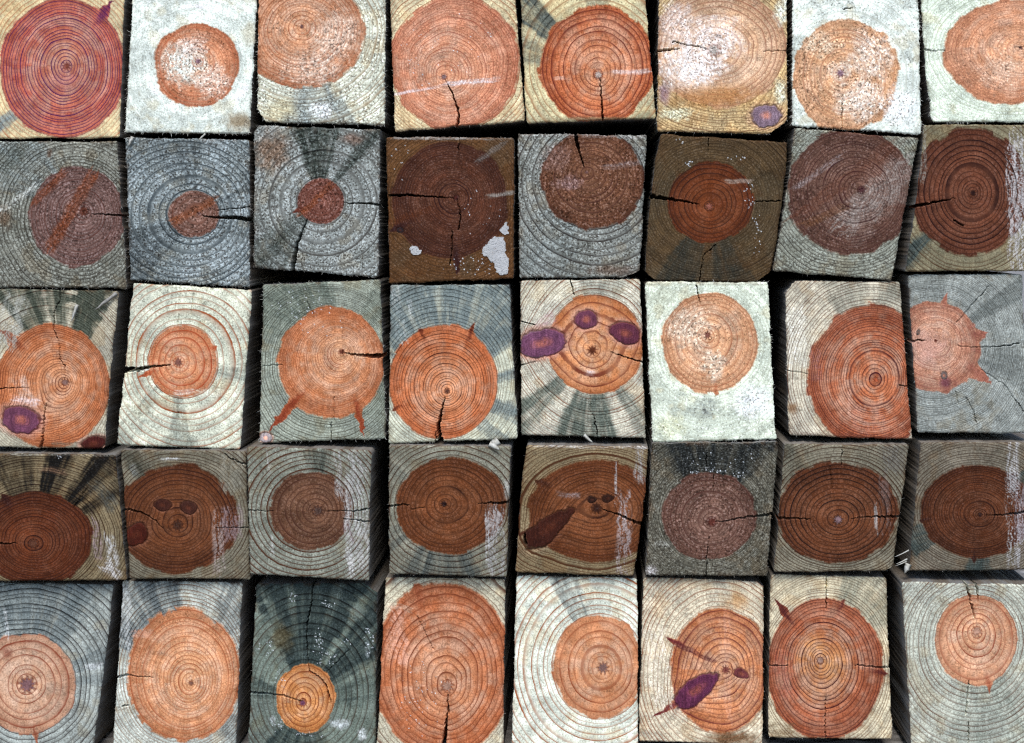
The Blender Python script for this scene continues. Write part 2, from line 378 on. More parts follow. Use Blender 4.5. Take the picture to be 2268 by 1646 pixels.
# ---- third row
beam('C1', [(-188,120),(1036,140),(912,1522),(-205,1512)], (565,945), (-40,438,950,1510), 22,
     'orange beam end with a purple oval knot at lower left and dark stained fan above',
     col=(204,130,84), late=(120,62,46), sap=(192,186,166), saplate=(122,88,66), fuzz=.3, hk=.95, sk=.85, pow=1.15, pr=26, pcol=(146,116,108), out=19, R=(962,830), spikes=[(0,480,7)],
     knots=[(185,1270,170,118,-12,(128,84,104)),(820,1470,112,62,10,(98,52,48))],
     cracks=[([(510,130),(525,230),(470,320),(470,480),(500,560),(520,640),(520,740),(565,800),(562,930)],6,4),([(-10,1000),(120,990),(250,995)],6,4),([(410,1130),(382,1200),(378,1400),(355,1535)],5,18)],
     stain=[(62,84,.95,4),(88,102,.8,3),(106,128,.9,5)], stcol=(100,104,92), band=[(150,180,60,640,240,(172,172,164),.7,.6),(160,900,250,1100,120,(196,172,160),.6,.7),(100,1100,330,1130,90,(214,196,196),.75,.5),(450,1480,900,1500,60,(140,128,112),.7,.5)],
     splinters=[(680,265,632,412,34),(1018,165,838,310,40,M_FIBRE_GREY)], fray=60)
beam('C1', [(1150,76),(2196,130),(2092,1532),(1008,1492)], (1550,768), (1298,452,1888,1072), 5,
     'pale cream beam end with small orange heart and a wedge-shaped split from the left',
     col=(212,142,100), late=(176,92,54), sap=(212,214,194), saplate=(166,102,62), fuzz=.45, hk=.85, sk=.85, pow=.9, pr=30, pcol=(136,98,88), out=4.3, rim=.5, spikes=[(1895,630,5),(1190,900,6)],
     cracks=[([(1040,842),(1110,832),(1200,832),(1330,808),(1480,790)],44,4),([(1555,350),(1550,470)],3,3),([(1682,170),(1660,350)],3,3),([(1550,1150),(1550,1250)],3,3)],
     band=[(1150,200,1260,430,120,(196,190,172),.7,.6),(1520,1030,1680,1020,50,(226,214,206),.7,.4),(1700,1030,2100,1040,80,(214,212,196),.6,.5)], stain=[(226,242,.35,5),(262,280,.45,5),(340,352,.4,5)], stcol=(140,146,136), fray=80)
beam('C2', [(124,84),(1102,40),(1152,1372),(92,1404)], (782,645), (262,282,1128,1190), 26,
     'green-grey beam end with fine-ringed orange heart sending two red spurs toward the bottom',
     col=(202,132,88), late=(150,82,54), sap=(164,170,156), saplate=(84,76,62), fuzz=.45, hk=.85, sk=.95, pow=1.05, pr=20, pcol=(112,68,52), out=20, core=.6, rim=.5, spikes=[(160,1310,5.5),(972,1348,5)], spk=1.1,
     cracks=[([(800,656),(940,675),(965,680),(1135,677)],3,34),([(690,1230),(692,1390)],4,6),([(715,1020),(718,1220)],3,3),([(100,765),(290,750)],4,3),([(490,230),(550,330)],3,3)],
     knots=[(150,1357,54,44,0,(190,176,176))], stain=[(100,168,.6,8),(40,64,.4,6),(295,325,.35,8)], stcol=(118,126,116), specks=[(450,250,260,130,46),(600,400,200,120,12)], fray=160)
beam('C2', [(1176,86),(2172,84),(2242,1372),(1164,1408)], (1655,970), (1172,420,2070,1368), 18,
     'bright orange beam end with crisp dark rings and a jagged crack from pith to bottom',
     col=(208,126,78), late=(86,36,32), sap=(206,208,188), saplate=(126,104,80), fuzz=.3, hk=1.0, sk=.8, pow=1.0, pr=18, pcol=(110,76,64), out=15, wob=.5, spikes=[(1882,392,4.5),(1425,450,3.5),(1190,1125,3)],
     cracks=[([(1640,1020),(1605,1130),(1580,1260),(1600,1410)],4,34),([(1560,1300),(1552,1410)],4,10)], stain=[(35,150,.95,5),(10,20,.7,3),(335,350,.65,4),(310,325,.5,4)], stcol=(136,146,144),
     band=[(1210,100,1290,560,90,(176,178,174),.7,.8),(1330,200,1380,420,50,(186,188,186),.6,.8)], fray=130, splinters=[(2080,1380,2000,1440,90)])
beam('C3', [(112,44),(1066,34),(1112,1302),(120,1278)], (685,605), (335,165,1085,950), 5.5,
     'beam end with three dark purple knots clustered round an orange heart',
     col=(208,136,84), late=(134,74,56), sap=(210,206,188), saplate=(140,92,64), fuzz=.35, hk=.85, sk=.95, pow=.9, pr=30, pcol=(110,66,46), out=14, knot_push=.8, spikes=[(860,930,6),(120,560,16),(1085,520,12)], spk=.2,
     knots=[(290,548,190,108,12,(134,92,116)),(637,360,92,76,0,(128,82,100)),(945,468,128,82,-18,(120,72,88))],
     cracks=[([(515,55),(525,100),(542,162)],5,5),([(835,620),(950,655),(1085,700)],4,9),([(690,1100),(715,1200),(732,1300)],4,7),([(670,960),(672,1090)],3,3),([(115,375),(235,402)],6,4),([(120,725),(240,690)],5,4)],
     stain=[(246,288,.85,4),(216,232,.7,4),(298,312,.55,3),(60,100,.3,5)], stcol=(124,130,120), band=[(130,180,520,120,160,(196,186,160),.6,.6),(640,780,700,790,50,(214,206,210),.8,.3),(380,330,250,440,100,(176,128,140),.6,.5)], fray=70, splinters=[(620,1270,690,1330,30)])
beam('C3', [(1100,56),(2076,60),(2142,1312),(1154,1336)], (1595,483), (1240,150,1988,932), 8,
     'white felted beam end with pale peach heart and a grey smudge below the heart',
     col=(214,160,122), late=(166,104,74), sap=(220,228,210), saplate=(160,160,138), fuzz=.85, sfuzz=.55, sk=.4, hk=.65, pr=24, pcol=(124,80,66), out=12, rim=.4, spikes=[(1665,962,4)],
     patch=[(1450,430,260,220,(228,214,196),.65),(1640,720,120,160,(226,220,204),.7),(1570,1050,170,110,(140,144,140),.7),(1950,1020,200,180,WHT,.9),(1300,1200,180,120,(214,214,176),.6),(1250,200,160,150,(190,192,170),.6)],
     cracks=[([(1510,90),(1520,160),(1540,242)],8,4)], fray=170, band=[(1110,60,2070,66,60,(150,146,132),.6,.5)])
beam('C4', [(200,122),(1206,132),(1312,1502),(238,1468)], (990,980), (400,340,1500,1560), 22,
     'red-brown beam end with bold bullseye rings set low and a white furred left side',
     col=(188,116,82), late=(92,42,52), sap=(210,202,182), saplate=(118,74,56), fuzz=.35, hk=1.0, sk=.95, pow=1.35, pr=18, pcol=(176,98,62), out=21, wob=.5, cut=[((180,262),(315,112))],
     cracks=[([(1190,1032),(1300,1045)],5,8),([(215,903),(300,912),(402,930)],4,3)], rim=.7, core=.3, corecol=(216,132,76),
     band=[(300,380,300,860,190,(212,210,198),.85,.5),(460,700,480,1000,110,(166,118,120),.6,.7),(740,900,780,1330,50,(206,160,140),.6,.8),(900,1200,960,1440,300,(190,140,124),.45,.85),(240,1450,1310,1490,50,(110,72,66),.5,.4)], stain=[(60,90,.4,4),(95,120,.4,6)], stcol=(130,132,120),
     patch=[(280,1220,60,60,(150,110,72),.7,'flat')], fray=110)
beam('C4', [(1262,68),(2262,66),(2310,1447),(1350,1442)], (1507,643), (1120,308,1885,1082), 22,
     'light grey beam end with a spiky starburst-edged pink-orange heart',
     col=(202,146,120), late=(146,88,84), sap=(170,174,168), saplate=(96,98,94), fuzz=.5, hk=.8, sk=.95, pow=1.0, pr=12, pcol=(116,66,50), out=24, rim=.6, spikes=[(1605,232,6),(1962,578,11),(1988,1012,11),(1605,1106,9),(1845,508,6),(1690,1042,7),(1900,740,6)], spk=.35,
     knots=[(1580,945,27,36,15,(130,116,112)),(1355,572,15,24,-20,(120,110,104))], halo=0,
     cracks=[([(1268,656),(1340,640),(1422,640)],18,4),([(1700,690),(1850,703),(2050,695),(2230,670)],3,7),([(1690,490),(1800,360),(1965,175)],3,5),([(1900,895),(2100,1020),(2270,1260)],3,5),([(1770,1130),(1830,1240),(1862,1352)],4,5),([(1680,1080),(1705,1200)],3,4)],
     patch=[(1450,700,200,200,(214,168,156),.6,'flat'),(1590,1010,60,70,(110,66,92),.7,'flat')], stain=[(25,38,.6,4),(330,352,.4,5),(75,120,.3,10)], stcol=(130,134,130), fray=60)
# ---- fourth row
beam('D1', [(-190,140),(1012,152),(1102,1262),(-190,1268)], (288,935), (-190,485,805,1300), 15,
     'dark brown beam end with its heart at lower left and blackened streaks fanning above',
     col=(116,70,44), late=(62,34,32), sap=(146,132,106), saplate=(78,54,38), fuzz=.25, hk=.95, sk=1.3, pr=30, pcol=(112,78,62), out=17, wet=.4, p=.008,
     stain=[(64,82,1.0,4),(40,56,1.0,4),(28,38,.7,4),(88,120,.5,6)], stcol=(44,38,32), spikes=[(20,500,9)],
     cracks=[([(-10,936),(60,934),(150,932)],14,3),([(640,620),(760,450)],3,3)], band=[(880,1120,1040,1240,120,(190,186,184),.85,.6),(940,850,980,1150,120,(180,178,176),.85,.65),(830,700,860,1080,90,(150,132,134),.75,.75),(800,400,1000,640,150,(100,102,98),.7,.5),(330,280,580,310,60,(160,130,108),.5,.5),(0,150,1000,160,34,(150,148,140),.6,.6)],
     specks=[(520,180,24,14,5)], fray=50, fmat=M_FIBRE_GREY)
beam('D1', [(1045,112),(2146,126),(2176,1256),(1124,1246)], (1545,775), (1020,238,2075,1190), 13,
     'brown beam end with two small dark knots above its pith like eyes',
     col=(122,80,52), late=(72,44,36), sap=(140,134,118), saplate=(84,62,46), fuzz=.25, hk=.85, sk=1.2, pr=34, pcol=(86,58,44), out=15, wet=.35, p=.007,
     knots=[(1415,597,78,50,-8,(88,54,44)),(1640,622,72,56,-15,(90,58,48)),(1185,860,115,90,40,(94,48,34))], halo=.15, knot_push=.7,
     cracks=[([(1065,640),(1130,640),(1220,655),(1340,720),(1420,805)],16,3),([(1880,800),(2155,792)],3,5),([(1930,130),(2000,190),(2140,245)],5,8)],
     band=[(2010,130,2010,480,240,(140,136,124),.75,.6),(1900,640,1900,1200,110,(164,150,146),.7,.85),(2010,600,2020,900,200,(150,134,136),.65,.75),(1150,250,1190,340,70,(160,164,164),.7,.6),(1390,200,1550,195,30,(200,204,206),.9,.6)], stain=[(115,130,.5,4)], stcol=(70,72,64), fray=50, fmat=M_FIBRE_GREY)
beam('D2', [(55,78),(1066,110),(1042,1168),(78,1116)], (632,600), (246,282,905,915), 7.5,
     'grey-brown beam end with dusky heart, two cracks at right and frosty vertical streaks',
     col=(126,94,74), late=(84,52,44), sap=(152,154,142), saplate=(98,68,50), fuzz=.45, hk=.8, sk=1.3, pr=30, pcol=(96,76,68), out=7.1, pow=.95, wob=.6, p=.009,
     cracks=[([(700,605),(830,600),(950,600),(1068,575)],3,10),([(840,664),(940,675),(1055,690)],5,9),([(75,595),(180,600),(275,605)],5,3)],
     band=[(950,110,960,1160,230,(166,164,162),.75,.7),(850,420,900,1100,60,(176,174,172),.75,.85),(790,100,800,500,60,(170,168,166),.7,.85),(250,800,260,960,40,(176,176,172),.85,.7),(205,100,240,300,30,(170,168,164),.7,.8),(860,700,900,860,60,(120,84,96),.5,.6)], stain=[(78,100,.6,6)], stcol=(96,100,92), fray=70, fmat=M_FIBRE_GREY)
beam('D2', [(1195,70),(2192,78),(2152,1138),(1200,1116)], (1645,545), (1260,172,2140,945), 9,
     'brown beam end with solid dark pith dot and a short split on each side',
     col=(126,82,52), late=(74,46,34), sap=(148,146,132), saplate=(90,66,50), fuzz=.35, hk=.75, sk=1.25, pr=21, pcol=(58,36,32), out=9.5, pow=1.05, wet=.2, p=.006, rim=.3,
     cracks=[([(1188,565),(1280,555),(1365,550)],16,5),([(1385,585),(1490,572)],4,3),([(1920,540),(2080,540),(2190,522)],3,20)],
     stain=[(238,300,.75,5),(206,222,.5,5),(140,152,.4,4)], stcol=(100,104,100), band=[(2060,560,2080,1130,160,(160,158,158),.75,.7),(1990,620,2005,1100,40,(170,168,168),.8,.8),(2150,350,2160,520,70,(160,158,154),.7,.7)], fray=60, fmat=M_FIBRE_GREY, splinters=[(2010,60,2095,105,52)])
beam('D3', [(160,84),(1132,96),(1012,1132),(78,1102)], (720,590), (180,215,1230,1010), 12,
     'brown beam end with a long dark teardrop knot sweeping to its lower left',
     col=(132,86,54), late=(78,48,36), sap=(154,138,110), saplate=(98,68,46), fuzz=.3, hk=.85, sk=1.25, pr=30, pcol=(76,48,36), out=14.5, wet=.3, p=.008, L=(112,500), R=(1085,560),
     knots=[(345,745,240,84,38,(84,48,36)),(685,522,36,26,0,(70,46,36)),(810,512,52,30,10,(74,48,36))], halo=.1, knot_push=.6, taper=-.35, spikes=[(235,365,5),(100,805,5)],
     cracks=[([(760,598),(890,640),(960,670),(1075,716)],4,20),([(152,790),(150,830),(165,872)],10,12)], band=[(1060,100,1060,380,90,(160,156,154),.75,.7),(940,480,930,1120,130,(164,154,154),.75,.75),(870,160,870,560,20,(170,166,166),.8,.8),(410,480,580,490,60,(150,136,136),.7,.5),(160,90,1130,100,46,(176,174,172),.8,.55)], fray=80, fmat=M_FIBRE_GREY)
beam('D3', [(1150,74),(2158,66),(2068,1132),(1104,1126)], (1630,700), (1242,300,1975,998), 11,
     'dull grey beam end with faded mauve heart and white flecks along its top',
     col=(130,102,90), late=(94,58,52), sap=(126,122,110), saplate=(60,56,50), fuzz=.85, hk=.75, sk=.85, pr=30, pcol=(116,72,62), out=17, p=.007,
     cracks=[([(1660,700),(1760,690),(1850,668),(2125,635)],3,16),([(1605,815),(1590,960),(1583,1130)],4,7),([(1588,150),(1585,270)],5,4),([(1645,330),(1640,480)],4,4)],
     stain=[(50,125,.85,8)], stcol=(64,66,64), specks=[(1490,310,60,16,9),(1640,285,60,24,14),(1860,325,70,26,14),(1700,210,300,90,22)], patch=[(1150,1080,80,60,(190,184,182),.8),(1250,870,110,40,(160,158,150),.6)], fray=90, fmat=M_FIBRE_GREY)
beam('D4', [(200,84),(1287,90),(1142,1192),(108,1202)], (665,740), (138,245,1185,1115), 11,
     'oak-brown beam end with a horizontal crack cutting right across its pale pith',
     col=(122,80,54), late=(46,26,22), sap=(144,138,122), saplate=(84,62,46), fuzz=.35, hk=.95, sk=1.25, pr=30, pcol=(140,116,118), out=15, pow=1.0, wob=.7, p=.005, wet=.25, cut=[((1030,1215),(1160,1120))],
     cracks=[([(140,730),(280,728),(430,735)],18,4),([(780,735),(870,722),(970,720),(1215,715)],3,17),([(703,88),(695,270)],5,5),([(598,285),(615,470)],3,3)], band=[(1140,90,1130,330,230,(122,118,112),.75,.6),(1060,380,1080,850,100,(136,120,116),.65,.75),(990,600,1000,900,30,(170,166,164),.7,.8)], stain=[(120,140,.4,6)], stcol=(90,92,84), fray=60, fmat=M_FIBRE_GREY)
beam('D4', [(1376,68),(2420,70),(2420,1184),(1272,1192)], (1890,700), (1380,272,2350,1070), 19,
     'dark brown beam end with tightly nested rings and pale scratches, beside long white splinters',
     col=(112,72,48), late=(60,36,32), sap=(142,134,120), saplate=(88,72,60), fuzz=.3, hk=1.0, sk=1.2, pr=14, pcol=(64,40,36), out=18, pow=1.0, wob=.5, p=.004, wet=.25, L=(1330,600), spikes=[(1830,1122,3.5),(2215,322,5),(1360,745,4)],
     cracks=[([(1940,705),(2100,702),(2200,690),(2420,640)],3,24)], stain=[(190,212,.7,3),(255,280,.7,3),(20,45,.6,5)], stcol=(92,100,96), band=[(2170,80,2180,1180,130,(172,170,170),.8,.8),(2230,500,2260,1100,120,(160,154,158),.7,.75)], fray=50, fmat=M_FIBRE_GREY, splinters=[(1275,1005,1150,1060,12),(1262,1080,1160,1120,14),(1270,1120,1235,1200,60),(1255,1100,1150,1138,10)])
# ---- fifth (bottom) row
beam('E1', [(-180,112),(987,132),(815,1575),(-215,1575)], (235,1005), (-200,568,662,1425), 7,
     'blue-grey ringed beam end with rosy heart and large dark star-shaped pith',
     col=(206,158,130), late=(150,88,66), sap=(172,178,172), saplate=(92,88,86), fuzz=.35, hk=.9, sk=.95, pow=.85, pr=58, pcol=(138,106,108), out=8, R=(905,880), stain=[(52,150,.75,7),(15,28,.6,5),(0,8,.5,3)], stcol=(130,138,138), spikes=[(335,1560,4)], patch=[(70,730,60,60,(150,92,78),.6,'flat')],
     band=[(740,840,890,840,70,(206,208,208),.7,.5),(40,350,55,600,50,(196,198,198),.6,.8)], fray=30, fmat=M_FIBRE_GREY, p=-.002)
beam('E1', [(1060,97),(2112,110),(2058,1575),(972,1575)], (1660,992), (1105,326,2095,1497), 15,
     'beam end with large apricot heart, grey upper corners and short crack from left edge',
     col=(214,150,108), late=(172,102,66), sap=(196,200,190), saplate=(142,108,84), fuzz=.45, hk=.85, sk=.85, pow=.9, pr=20, pcol=(150,112,96), out=15, wob=.5, core=.35, corecol=(222,178,136), stain=[(96,152,.9,5),(50,70,.5,6),(300,325,.5,5)], stcol=(124,130,130),
     cracks=[([(1003,950),(1100,918),(1200,935),(1335,942)],16,3),([(1065,1188),(1120,1182)],14,8)], band=[(1090,110,1080,700,110,(176,178,176),.7,.6),(1150,560,1320,560,90,(206,160,140),.5,.5)], fray=50)
beam('E2', [(130,112),(1112,104),(1096,1465),(60,1465)], (508,1075), (296,755,770,1312), 6.5,
     'mouldy black-green beam end with small glowing orange heart and scattered white flecks',
     col=(206,138,76), late=(140,76,44), sap=(132,142,132), saplate=(84,66,54), fuzz=.35, hk=.85, sk=.75, pow=.9, pr=24, pcol=(126,84,104), out=4.4, rim=.15, core=.4, corecol=(222,160,100), cut=[((985,98),(1125,205))],
     stain=[(62,112,.95,6),(30,58,.9,6),(0,25,.45,8),(225,300,.75,8),(150,172,.6,8)], stcol=(76,86,84),
     cracks=[([(594,100),(575,300),(545,440),(540,560),(560,830)],11,4),([(78,990),(220,1000),(350,1015),(500,1062)],14,4),([(560,820),(640,860),(700,930),(735,1080)],5,8),([(700,830),(880,650)],4,3)],
     specks=[(430,210,40,50,10),(700,270,70,40,12),(640,620,50,150,34),(740,710,60,50,12),(210,630,80,70,22),(1040,580,40,120,26),(850,590,50,30,8),(330,880,50,90,12),(300,1250,60,60,14),(560,1340,120,30,14)], patch=[(820,1245,110,55,(214,220,220),.8),(985,1330,50,70,(220,224,224),.8),(265,1210,34,50,(210,216,218),.7),(1030,640,34,110,(180,188,188),.45),(340,560,120,160,(120,100,58),.5,'flat')],
     fray=40, fmat=M_FIBRE_GREY, p=-.003)
beam('E2', [(1170,64),(2142,76),(2126,1465),(1098,1465)], (1672,940), (1070,120,2210,1500), 12,
     'orange beam end nearly filled by its wide-ringed heart, tapering crack below round grey pith',
     col=(198,124,82), late=(142,84,58), sap=(210,202,178), saplate=(120,80,60), fuzz=.4, hk=.9, sk=.8, pow=1.05, pr=38, pcol=(176,140,122), out=12, rim=.45, spikes=[(1408,118,6)], wet=.25,
     cracks=[([(1674,995),(1682,1160)],3,14),([(1672,1160),(1640,1470)],8,32),([(1430,380),(1560,640)],3,3)], band=[(1260,320,1280,760,190,(206,156,136),.75,.75),(1190,280,1400,330,60,(200,170,150),.5,.5)], specks=[(1450,950,180,220,34),(1400,1200,200,150,16)], fray=70)
beam('E3', [(72,40),(630,50),(634,845),(50,845)], (470,462), (246,226,660,690), 7,
     'creamy beam end with bold tan rings and orange heart around a dark starry pith',
     col=(208,142,100), late=(160,96,64), sap=(224,228,212), saplate=(170,110,70), fuzz=.3, hk=.8, sk=.95, pow=.85, pr=20, pcol=(140,112,106), out=6.8, wob=.6, rim=.25, stain=[(106,122,.7,4)], stcol=(140,146,142), fray=50)
beam('E3', [(652,46),(1206,66),(1202,818),(630,802)], (1030,470), (780,192,1235,755), 10,
     'beam end with a purple feather-shaped knot and dark spurs left of its centre',
     col=(206,134,88), late=(122,62,62), sap=(216,204,180), saplate=(150,98,70), fuzz=.4, hk=.85, sk=.85, pow=.95, pr=14, pcol=(136,84,76), out=11.5, spikes=[(690,697,5),(750,315,4)], spk=1.0, halo=.2, knot_push=.9, taper=-.3, cut=[((1150,52),(1225,110))],
     knots=[(900,562,118,52,38,(116,66,92)),(1102,490,38,22,-25,(130,78,80))], patch=[(1060,785,180,40,(112,76,40),.85,'flat'),(1085,160,60,50,(206,150,84),.6,'flat')], band=[(700,280,740,640,120,(216,206,190),.7,.7),(1035,200,1040,700,40,(206,160,140),.4,.6),(800,350,980,436,26,(96,50,64),.8,.2)], fray=70)
beam('E4', [(70,50),(630,60),(660,846),(58,838)], (310,462), (56,168,608,838), 17,
     'red-brown beam end with golden centre and a dark horn at its upper left',
     col=(182,112,80), late=(94,48,50), sap=(214,202,174), saplate=(130,90,62), fuzz=.3, hk=.95, sk=.85, pow=1.0, pr=14, pcol=(170,140,128), out=18, rim=.5, core=.9, corecol=(218,158,100), wob=.6, spikes=[(88,163,5),(425,168,4),(637,525,5)], spk=.8,
     cracks=[([(56,490),(155,487)],7,3),([(480,485),(600,496),(655,495)],3,9),([(342,48),(338,120),(340,220)],4,3),([(335,640),(336,846)],2.5,3)], stain=[(30,75,.45,6)], stcol=(140,144,130), band=[(60,800,180,800,70,(150,128,100),.8,.5),(130,420,160,640,120,(180,112,96),.5,.7)], fray=60)
beam('E4', [(700,84),(1340,98),(1350,905),(745,905)], (1062,322), (862,150,1255,580), 8,
     'green-tinged beam end with oval peach heart and a forked crack in its top edge',
     col=(208,152,118), late=(160,94,70), sap=(190,192,178), saplate=(122,92,76), fuzz=.4, hk=.9, sk=.85, pow=.85, pr=18, pcol=(190,150,130), out=9.5, rim=.3, spikes=[(1128,620,5)], p=.012,
     cracks=[([(1008,78),(1035,180),(1052,262)],10,4),([(1055,82),(1065,130),(1070,182)],10,5),([(1025,560),(1008,720)],4,5),([(1022,760),(1020,905)],4,5)], stain=[(255,300,.35,8)], stcol=(140,150,140), fray=50)


def grade(c):
    c = np.clip(c, .002, 1) ** np.array([1.38, 1.37, 1.37])
    g_ = c @ np.array([.3, .59, .11])
    k_ = np.clip((g_ - .04) / .25, 0, 1)[:, None]
    c = g_[:, None] + (c - g_[:, None]) * (0.98 + (np.array([0.74, 0.78, 0.86]) - 0.98) * k_)
    return np.clip(c, 0.003, .86)

# ---------------------------------------------------------------- one beam
STEP = 1.5
def polyline_field(X, Y, pts, w0, w1, seed, jit=1.3):
    """distance to a jagged crack and its half width at the nearest point"""
    rs = np.random.RandomState(seed)
    P = [np.array(p, float) for p in pts]
    L = sum(np.hypot(*(P[i + 1] - P[i])) for i in range(len(P) - 1))
    Q = []; S = []
    acc = 0.0
    for i in range(len(P) - 1):
        seg = P[i + 1] - P[i]; l = np.hypot(*seg); nn = max(1, int(l / 4.5)); nrm = np.array([-seg[1], seg[0]]) / max(l, 1e-6)
        for j in range(nn):
            t = j / nn
            Q.append(P[i] + seg * t + nrm * rs.normal(0, jit * 0.6)); S.append((acc + l * t) / L)
        acc += l
    Q.append(P[-1]); S.append(1.0)
    best = np.full(X.shape, 1e9); wid = np.zeros(X.shape)
    for i in range(len(Q) - 1):
        a, b = Q[i], Q[i + 1]; ab = b - a; l2 = max(ab @ ab, 1e-9)
        t = np.clip(((X - a[0]) * ab[0] + (Y - a[1]) * ab[1]) / l2, 0, 1)
        d = np.hypot(X - a[0] - ab[0] * t, Y - a[1] - ab[1] * t)
        s = S[i] + (S[i + 1] - S[i]) * t
        w = (w0 + (w1 - w0) * s) * rs.uniform(0.75, 1.2)
        m = d < best
        best = np.where(m, d, best); wid = np.where(m, w, wid)
    return best, wid

def in_poly(X, Y, P):
    c = np.zeros(X.shape, bool); n = len(P)
    for i in range(n):
        x1, y1 = P[i]; x2, y2 = P[(i + 1) % n]
        if y1 == y2: continue
        k = ((y1 > Y) != (y2 > Y)) & (X < (x2 - x1) * (Y - y1) / (y2 - y1) + x1)
        c ^= k
    return c

def fibres(pts, outs, rs, lo, hi, wide):
    """curled tapered fibres: triangular prisms in two lengths"""
    V = []; Fc = []
    for p, o in zip(pts, outs):
        ln = rs.uniform(lo, hi) * rs.uniform(0.4, 1.0)
        d = Vector((o[0] + rs.normal(0, .55), -abs(rs.normal(0.35, .45)), o[2] + rs.normal(0, .55) - 0.15))
        if d.length < 1e-3: continue
        d.normalize()
        d2 = (d + Vector((rs.normal(0, .4), rs.normal(0, .3), rs.normal(-.15, .4)))).normalized()
        sdv = d.cross(Vector((rs.normal(), rs.normal(), rs.normal()))).normalized(); up = d.cross(sdv)
        w = wide * rs.uniform(0.5, 1.3)
        p0 = Vector(p) - d * 0.0006; p1 = p0 + d * ln * .55; p2 = p1 + d2 * ln * .45
        b = len(V)
        for q, ww in ((p0, w), (p1, w * .7)):
            for a in (0, 2.1, 4.2): V.append(q + (sdv * math.cos(a) + up * math.sin(a) * 0.5) * ww * .5)
        V.append(p2)
        for i in range(3):
            j = (i + 1) % 3
            Fc += [(b + i, b + j, b + 3 + j), (b + i, b + 3 + j, b + 3 + i), (b + 3 + i, b + 3 + j, b + 6)]
    return V, Fc

def splinter_mesh(a, b, w, rs):
    """a split-off sliver: flat, tapered and a little bent"""
    a = Vector(a); b = Vector(b); d = (b - a); ln = d.length; d.normalize()
    s = d.cross(Vector((0, 1, 0))).normalized(); u = Vector((0, -1, 0))
    V = []; Fc = []
    n = 6
    for i in range(n + 1):
        t = i / n
        ww = w * (1 - 0.75 * t ** 1.6) * rs.uniform(0.8, 1.15)
        if i == n: ww = w * .12
        c = a + d * ln * t + u * (0.0003 + 0.0014 * math.sin(t * 2.2)) + s * rs.normal(0, w * .04)
        V += [c - s * ww / 2, c + u * ww * .35, c + s * ww / 2, c - u * ww * .1]
    for i in range(n):
        for k in range(4):
            p = 4 * i + k; q = 4 * i + (k + 1) % 4
            Fc += [(p, q, q + 4), (p, q + 4, p + 4)]
    Fc += [(0, 2, 1), (0, 3, 2), (4 * n, 4 * n + 1, 4 * n + 2), (4 * n, 4 * n + 2, 4 * n + 3)]
    return V, Fc

